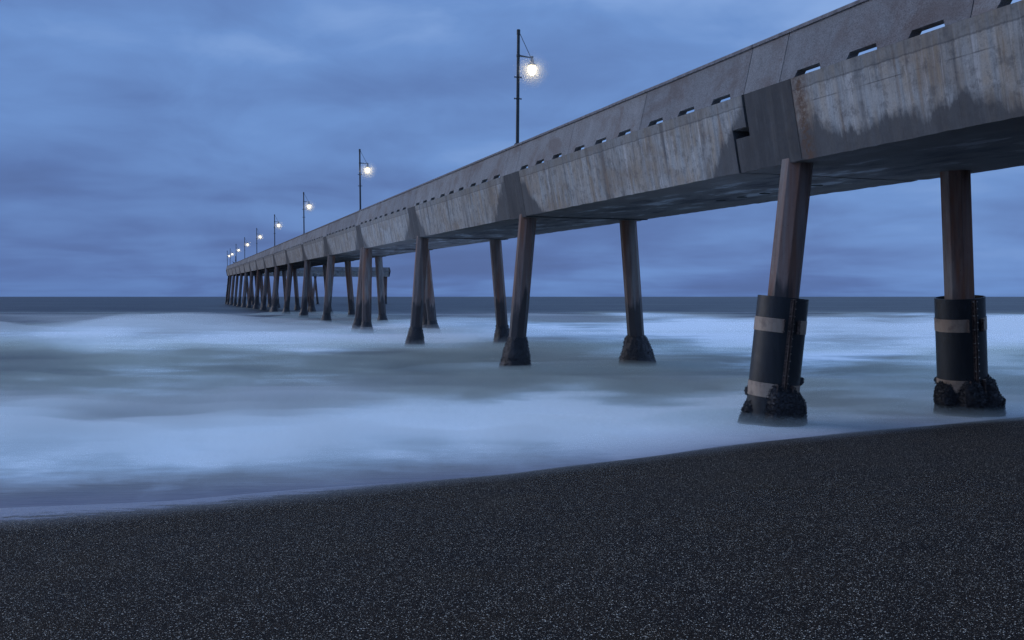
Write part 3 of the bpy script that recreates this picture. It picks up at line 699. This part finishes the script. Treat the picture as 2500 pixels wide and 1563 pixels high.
for kx in range(-1, N_BENT + 1):
    sb = S0 + SP * kx
    for side in (0, 1):
        y = -0.50 if side == 0 else -4.10
        sg = -1 if side == 0 else 1
        if kx == 0: specs = [(sb, 0.052, 0.089)]
        elif kx in AF:
            specs = [(sb + 0.45, 0.085 if kx != 3 else 0.03, 0.083), (sb - 0.35, -0.10, 0.03 if (kx == 3 and side == 0) else 0.083)]
        else: specs = [(sb, 0.02, 0.080 + 0.01*rng.uniform(-1, 1))]
        for si, (s, rs, rd) in enumerate(specs):
            p, axp = make_pile(s, y, rs, sg*rd, kx, rng)
            if kx == -1: continue
            wl = float(water_z(np.array(axp(0).y)))
            if kx <= 6: c_ = axp(wl); WASH.append((c_.x, c_.y, wl, 2.9 if kx else 2.0, (0.30 if kx > 2 else 0.13) if kx else 0.24))
            if kx == 0:
                # protective sleeve
                zt, zb = 2.34, 0.10; d_ = (axp(1.0) - axp(2.0)).normalized() * -1
                r = 0.462 if side == 0 else 0.468
                mb = MB(); nn = 64
                e1 = d_.orthogonal().normalized(); e2 = d_.cross(e1)
                def ring(zw, rad):
                    c = axp(zw); return [PMI @ (c + e1*rad*math.cos(2*math.pi*j/nn) + e2*rad*math.sin(2*math.pi*j/nn)) for j in range(nn)]
                mb.rings([ring(zt - 0.35, r - 0.03), ring(zt, r - 0.03), ring(zt, r), ring(1.2, r), ring(zb, r)], True, False)
                o = mb.build('sleeve', M_sleeve, p, smooth=True); tag(o, label='black protective sleeve round the pile foot')
                for pl in o.data.polygons: pass
                em = o.modifiers.new('es', 'EDGE_SPLIT'); em.split_angle = R(40)
                # seam direction: towards the camera, a little right
                tocam = Vector((-axp(1.5).x, -axp(1.5).y, 0)).normalized()
                rt = Vector((-tocam.y, tocam.x, 0)); 
                fa = R(24) if side == 0 else R(33)
                fd = (tocam*math.cos(fa) + rt*math.sin(fa)); fd = (fd - d_*fd.dot(d_)).normalized(); ft = d_.cross(fd)
                sgn_ = 1 if ft.dot(rt) > 0 else -1; ft = ft*sgn_
                # bands with a gap at the seam
                for (zh, hh) in ((1.82, 0.25), (0.63 if side == 0 else 0.62, 0.26)):
                    mb = MB(); rr = []
                    for q in range(60):
                        a = R(17) + (2*math.pi - R(34)) * q / 59
                        dd = fd*math.cos(a) + ft*math.sin(a)
                        cc = axp(zh)
                        rr.append([PMI @ (cc + dd*rad + d_*hz) for rad, hz in ((r+0.001, -hh/2), (r+0.011, -hh/2), (r+0.011, hh/2), (r+0.001, hh/2))])
                    mb.rings(rr, True, True)
                    tag(mb.build('metal_band', M_band, p), label='pale metal strap round the black sleeve')
                    for sg2 in (-1, 1):     # lugs
                        mb = MB()
                        a = sg2 * R(16.5); dd = fd*math.cos(a) + ft*math.sin(a)*1; tt_ = ft*math.cos(a) - fd*math.sin(a)
                        for hz in (-hh/2+0.03, hh/2-0.03):
                            c0 = axp(zh) + d_*hz + dd*(r+0.01); mb.tube(PMI @ c0, PMI @ (c0 + dd*0.07), 0.020, n=8)
                        c0 = axp(zh) + dd*(r+0.005)
                        vs = [PMI @ (c0 + d_*u*hh/2 + dd*v_ + tt_*w_) for u in (-1, 1) for v_ in (0, 0.07) for w_ in (-0.006, 0.006)]
                        mb.add(vs, [(0,1,3,2),(4,6,7,5),(0,4,5,1),(2,3,7,6),(0,2,6,4),(1,5,7,3)])
                        mb.build('strap_lug', M_rust, p)
                mb = MB()
                for sg2 in (-1, 1):
                    for (w0, w1, v0, v1) in ((0.012, 0.055, 0.0, 0.012), (0.012, 0.022, 0.0, 0.055)):
                        c0 = axp(zb + 0.15) + fd*(r - 0.012); c1 = axp(zt - 0.02) + fd*(r - 0.012)
                        vs = [PMI @ (cc + ft*sg2*w_ + fd*(v_+0.004)) for cc in (c0, c1) for v_ in (v0, v1) for w_ in (w0, w1)]
                        mb.add(vs, [(0,1,3,2),(4,6,7,5),(0,4,5,1),(2,3,7,6),(0,2,6,4),(1,5,7,3)])
                mb.build('seam_flange', M_rust, p)
                mb = MB(); 
                for q in range(15):
                    zz = zt - 0.06 - q*0.135
                    for sg2 in ((-1, 1) if q % 2 == 0 else (1,)):
                        c0 = axp(zz) + fd*(r + 0.034) + ft*sg2*0.020
                        mb.tube(PMI @ c0, PMI @ (c0 + ft*sg2*0.028), 0.012, n=6)
                        c0 = axp(zz) + fd*(r + 0.0) + ft*sg2*0.042
                        mb.tube(PMI @ c0, PMI @ (c0 + fd*0.018), 0.011, n=6)
                mb.build('seam_bolts', M_bolt, p)
                ca = math.atan2(tocam.y, tocam.x)
                if side == 0:
                    lum = [(ca + 0.42, 0.30, 0.17, 0.38, 0.55), (ca + 1.25, 0.18, 0.18, 0.36, 0.5), (ca - 1.25, 0.10, 0.11, 0.34, 0.45), (ca - 1.5, 0.60, 0.09, 0.07, 0.2), (ca + 1.75, 0.78, 0.12, 0.08, 0.2), (ca + 2.6, 0.2, 0.2, 0.3, 0.8)]
                    prof = [(0, 0.50), (0.25, 0.49), (0.42, 0.44), (0.6, 0.42), (1.0, 0.41)]
                    crust(axp, -0.25, 0.92, prof, 3, 8000, p, lum)
                else:
                    lum = [(ca - 0.85, 0.42, 0.14, 0.25, 0.45), (ca + 0.38, 0.44, 0.17, 0.27, 0.42), (ca + 1.35, 0.52, 0.20, 0.24, 0.35), (ca + 1.5, 0.12, 0.22, 0.25, 0.45), (ca + 2.8, 0.3, 0.2, 0.3, 0.8), (ca - 1.6, 0.66, 0.08, 0.06, 0.2)]
                    prof = [(0, 0.52), (0.45, 0.50), (0.62, 0.45), (0.72, 0.42), (1.0, 0.41)]
                    crust(axp, -0.25, 0.90, prof, 8, 8000, p, lum)
            else:
                base = {1: 0.55, 2: 0.50}.get(kx, 0.47)
                if side == 1 and kx == 1: base = 0.64
                hgt = {1: 0.95, 2: 0.95}.get(kx, 0.85) + rng.uniform(-0.1, 0.12)
                prof = [(0, base), (0.30, base*0.97), (0.6, base*0.80), (0.85, base*0.64), (1.0, 0.29)]
                crust(axp, wl - 0.3, wl + hgt, prof, kx*3 + side + si*5, {1: 1500, 2: 700, 3: 350}.get(kx, 60), p)
# arm piles
for (y, legs) in ((-8.0, ((0.0, 0.08), (0.0, -0.08))), (-21.6, ((0.0, -0.115), (0.0, 0.10))), (-24.0, ((0.05, 0.11),)), (-39.6, ((0.10, 0.0), (-0.10, 0.02)))):
    for i, (rs, rd) in enumerate(legs):
        p, axp = make_pile(A0 + 0.9 + 3.0*(i if rs else 0.4*i), y, rs, rd, 15, rng)
        wl = float(water_z(np.array(axp(0).y)))
        crust(axp, wl - 0.3, wl + 0.5, [(0, 0.40), (0.7, 0.36), (1, 0.29)], 40 + i + int(-y), 0, p)
# dark banded pipe pile at the corner
top = PM @ Vector((258.6, -0.75, 0)); bot = top + (es*0.0 - ed*0.10 + Vector((0, 0, -1))) * (top.z + 1.0)
mb = MB(); mb.tube(PMI @ bot, PMI @ top, 0.30, n=16)
bp_ = mb.build('corner_pile', M_sleeve, pier); tag(bp_, label='black banded pipe pile under the outer corner')
for f in (0.12, 0.42, 0.47, 0.52, 0.72, 0.9):
    c = bot + (top - bot) * (1 - 0 if False else f); dd = (top - bot).normalized()
    mb = MB(); mb.tube(PMI @ (c - dd*0.09), PMI @ (c + dd*0.09), 0.36, n=16); mb.build('collar', M_rust, bp_)

# spray thrown up round the feet of the nearer piles
def wash():
    V = []; F = []
    for (cx, cy, wl, r, h) in WASH:
        n, mrg = 36, 9; o = len(V)
        for i in range(mrg + 1):
            t = i / mrg; rr = r * (1 - t) ; z = wl + h * (1 - (1 - t) ** 2) ** 1.0 * (1.0 if t > 0 else 0) + (0.0 if t > 0 else 0.001)
            for j in range(n):
                a = 2*math.pi*j/n; w_ = 1 + 0.18*noise.noise(Vector((cx + 2*math.cos(a), cy + 2*math.sin(a), 1)))
                V.append((cx + max(rr, 0.01)*w_*math.cos(a)*1.35, cy + max(rr, 0.01)*w_*math.sin(a), z*1.0))
        for i in range(mrg):
            for j in range(n):
                a_ = o + i*n + j; b_ = o + i*n + (j+1) % n; F.append((a_, b_, b_ + n, a_ + n))
        F.append(tuple(o + mrg*n + j for j in range(n)))
        o2 = len(V)
        for j in range(n): V.append((V[o+j][0], V[o+j][1], wl - 0.4))
        for j in range(n): F.append((o + (j+1) % n, o + j, o2 + j, o2 + (j+1) % n))
        F.append(tuple(o2 + n - 1 - j for j in range(n)))
    me = bpy.data.meshes.new('wash'); me.from_pydata(V, [], F); me.update()
    m = bpy.data.materials.new('wash_volume'); m.use_nodes = True; m.node_tree.nodes.clear(); k = NT(m.node_tree)
    out = k.node('ShaderNodeOutputMaterial'); v = k.node('ShaderNodeVolumePrincipled', Color=(0.62, 0.72, 0.72), Density=0.42)
    k.l.new(v.outputs[0], out.inputs['Volume']); me.materials.append(m)
    ob = bpy.data.objects.new('mist', me); col.objects.link(ob); tag(ob, kind='stuff')
wash()

# ------------------------------------------------------------------ street lamps
def make_lamp(H):
    e = bpy.data.objects.new('street_lamp', None); col.objects.link(e)
    mb = MB(); mb.tube((0,0,0), (0,0,H), 0.058, 0.050, n=14); mb.lathe([(0.11, 0.0), (0.11, 0.03), (0.07, 0.06)], (0,0,0), 12)
    mb.lathe([(0.060, 0), (0.062, 0.16), (0.055, 0.175)], (0,0,H-0.16), 12); mb.build('pole', M_steel, e, smooth=False)
    za = H - 0.87; La = 0.49
    mb = MB(); mb.tube((0,0,za+0.015), (La,0,za-0.02), 0.030, 0.022, n=10); mb.lathe([(0.064, 0), (0.064, 0.08)], (0,0,za-0.03), 12); mb.build('arm', M_steel, e)
    mb = MB(); mb.tube((0.045,0,H-0.10), (La-0.05,0,za+0.0), 0.011, n=8); mb.build('brace', M_steel, e)
    h = MB(); h.lathe([(0.045, 0), (0.045, -0.13), (0.065, -0.135), (0.065, -0.22), (0.075, -0.25), (0.165, -0.29), (0.165, -0.305), (0.14, -0.315)], (La,0,za+0.03), 20)
    h.build('lamp_head', M_steel, e, smooth=False)
    g = MB(); g.lathe([(0.118, -0.315), (0.128, -0.36), (0.130, -0.43), (0.120, -0.50), (0.098, -0.57), (0.065, -0.62), (0.025, -0.645)], (La,0,za+0.03), 24)
    g.build('globe', M_glow, e, smooth=True)
    f = MB(); f.lathe([(0.02, -0.645), (0.025, -0.66), (0.012, -0.69)], (La,0,za+0.03), 8); f.build('finial', M_steel, e)
    for zz in (H - 1.58, H - 2.30):
        c = MB(); c.lathe([(0.068, -0.02), (0.068, 0.02)], (0,0,zz), 12); c.tube((-0.11,0,zz), (0.11,0,zz), 0.014, n=8)
        for sx in (-0.11, 0.11): c.lathe([(0.012, -0.028), (0.026, -0.012), (0.026, 0.012), (0.012, 0.028)], (sx,0,zz), 8)
        c.build('collar', M_steel, e)
    return e
lamp0 = make_lamp(3.85)
LU = [1263, 880, 742.4, 670.9, 627.2, 597.7, 576.7, 561.8, 556]
lab = ['nearest and tallest lit lamp standing on the pier parapet above the beam',
       'second lit lamp along the parapet, left of the nearest one and well below it',
       'third lit lamp along the parapet, above the fifth bay of piles',
       'fourth lit lamp along the parapet, halfway down the row towards the sea',
       'fifth lit lamp along the parapet, with four smaller lamps to its left',
       'sixth lit lamp along the parapet, with three smaller lamps to its left',
       'seventh lit lamp, beside the short bollard post near the far end',
       'eighth lit lamp, second from the far end, its light just right of the last one',
       'farthest and leftmost lit lamp at the outer corner of the pier']
def dup_tree(e):
    r = e.copy(); col.objects.link(r)
    for ch in list(e.children):
        c = ch.copy(); col.objects.link(c); c.parent = r
    return r
lt = random.Random(3)
tilts = [0.010, -0.012, -0.010, -0.008, -0.006, -0.008, -0.010, 0.006, -0.014]
for i, u in enumerate(LU):
    Yl = 2450 * 11.22 / (u - 445)
    Xl = 11.22 - Yl * 805 / 2450
    pw = Vector((Xl, Yl, 0)); s = pw.dot(es)
    q = PM @ Vector((s, -0.335, 2.45))
    e = lamp0 if i == 0 else None
    lamp0_children = None
    if e is None: e = dup_tree(lamp0)
    e.location = q; e.rotation_euler = (0, tilts[i], math.atan2(ed.y, ed.x))
    tag(e, lab[i], 'street lamp', 'lit lamps along the pier parapet')
    if i == 8: e.location = PM @ Vector((258.9, -0.335, 2.43))

# ------------------------------------------------------------------ small things on the parapet
def bird(loc, heading, label, s=1.0):
    e = bpy.data.objects.new('gull', None); col.objects.link(e); e.location = loc; e.rotation_euler = (0, 0, heading)
    tag(e, label, 'bird')
    mb = MB(); prof = [(-0.30, 0.10, 0.008), (-0.22, 0.12, 0.035), (-0.10, 0.15, 0.075), (0.02, 0.17, 0.092), (0.11, 0.20, 0.080), (0.16, 0.25, 0.052), (0.19, 0.31, 0.042), (0.215, 0.345, 0.046), (0.25, 0.35, 0.036), (0.275, 0.345, 0.014), (0.32, 0.335, 0.004)]
    n = 12; mb.rings([[(x*s, r*s*0.9*math.cos(2*math.pi*j/n), (z + r*math.sin(2*math.pi*j/n))*s) for j in range(n)] for x, z, r in prof])
    mb.build('body', M_bird, e, smooth=True)
    for sy in (-0.03, 0.03):
        l = MB(); l.tube((0.0, sy*s, 0.0), (0.0, sy*s, 0.11*s), 0.010*s, n=6); l.tube((0, sy*s, 0.005), (0.05*s, sy*s, 0.005), 0.008*s, n=5); l.build('leg', M_bird, e)
    return e
YP = 2450*11.22/(570.8-445); XP = 11.22 - YP*805/2450; sP = Vector((XP, YP, 0)).dot(es)
bird(PM @ Vector((sP, -0.335, 2.45)), math.pi + 0.1, 'small dark gull perched on the parapet left of the bollard post', 1.15)
YP = 2450*11.22/(575.4-445); XP = 11.22 - YP*805/2450; sP = Vector((XP, YP, 0)).dot(es)
e = bpy.data.objects.new('bollard_post', None); col.objects.link(e); e.location = PM @ Vector((sP, -0.335, 2.45)); tag(e, 'short dark post with a round collar beside the seventh lamp', 'post')
mb = MB(); mb.tube((0,0,0), (0,0,1.3), 0.075, 0.065, n=12); mb.build('post', M_steel, e)
mb = MB(); mb.lathe([(0.08, -0.1), (0.125, -0.03), (0.125, 0.03), (0.08, 0.1)], (0,0,0.5), 12); mb.build('collar', M_steel, e)
mb = MB(); mb.lathe([(0.09, 0), (0.09, 0.06), (0.03, 0.1)], (0,0,1.3), 12); mb.build('cap', M_steel, e)
bird(PM @ Vector((A0 + 0.33, YE + 1.4 + 0.9, 2.43)), -math.pi/2 - 0.2, 'small dark bird sitting on the end of the far cross arm', 1.5)

# scatter spheres added round each lamp to shape a bloom-like halo
for i, u in enumerate(LU):
    pass
def halo_mat(nm, den):
    m = bpy.data.materials.new(nm); m.use_nodes = True; m.node_tree.nodes.clear(); k = NT(m.node_tree)
    out = k.node('ShaderNodeOutputMaterial')
    dd = k.node('ShaderNodeVectorMath', dict(operation='LENGTH')); k.l.new(k.node('ShaderNodeTexCoord').outputs['Object'], dd.inputs[0])
    v = k.node('ShaderNodeVolumeScatter', Color=(1, 1, 1), Density=k.m('MULTIPLY', k.m('POWER', k.mapr(dd.outputs['Value'], 0.08, 0.74, 1.0, 0.0, smooth=False), 2.6), den))
    k.l.new(v.outputs[0], out.inputs['Volume'])
    return m
halos = [(0.85, halo_mat('halo_scatter', 6.0))]
lamps = [o for o in sc.objects if o.name.startswith('street_lamp')]
bpy.context.view_layer.update()
for e in lamps:
    c = e.matrix_world @ Vector((0.49, 0, 3.85 - 0.87 - 0.44))
    for Rr_, am in halos:
        mb = MB(); prof = [(max(0.002, Rr_*math.sin(math.pi*i/16)), -Rr_*math.cos(math.pi*i/16)) for i in range(17)]
        mb.lathe(prof, (0, 0, 0), 28); o = mb.build('lamp_halo', am); o.location = c; tag(o, kind='stuff')

bulb = bpy.data.lights.new('bulb', 'POINT'); bulb.energy = 11; bulb.color = (1.0, 0.82, 0.50); bulb.shadow_soft_size = 0.09
for e in lamps:
    b = bpy.data.objects.new('bulb', bulb); col.objects.link(b); b.parent = e; b.location = (0.49, 0, 3.85 - 0.87 + 0.03 - 0.47)
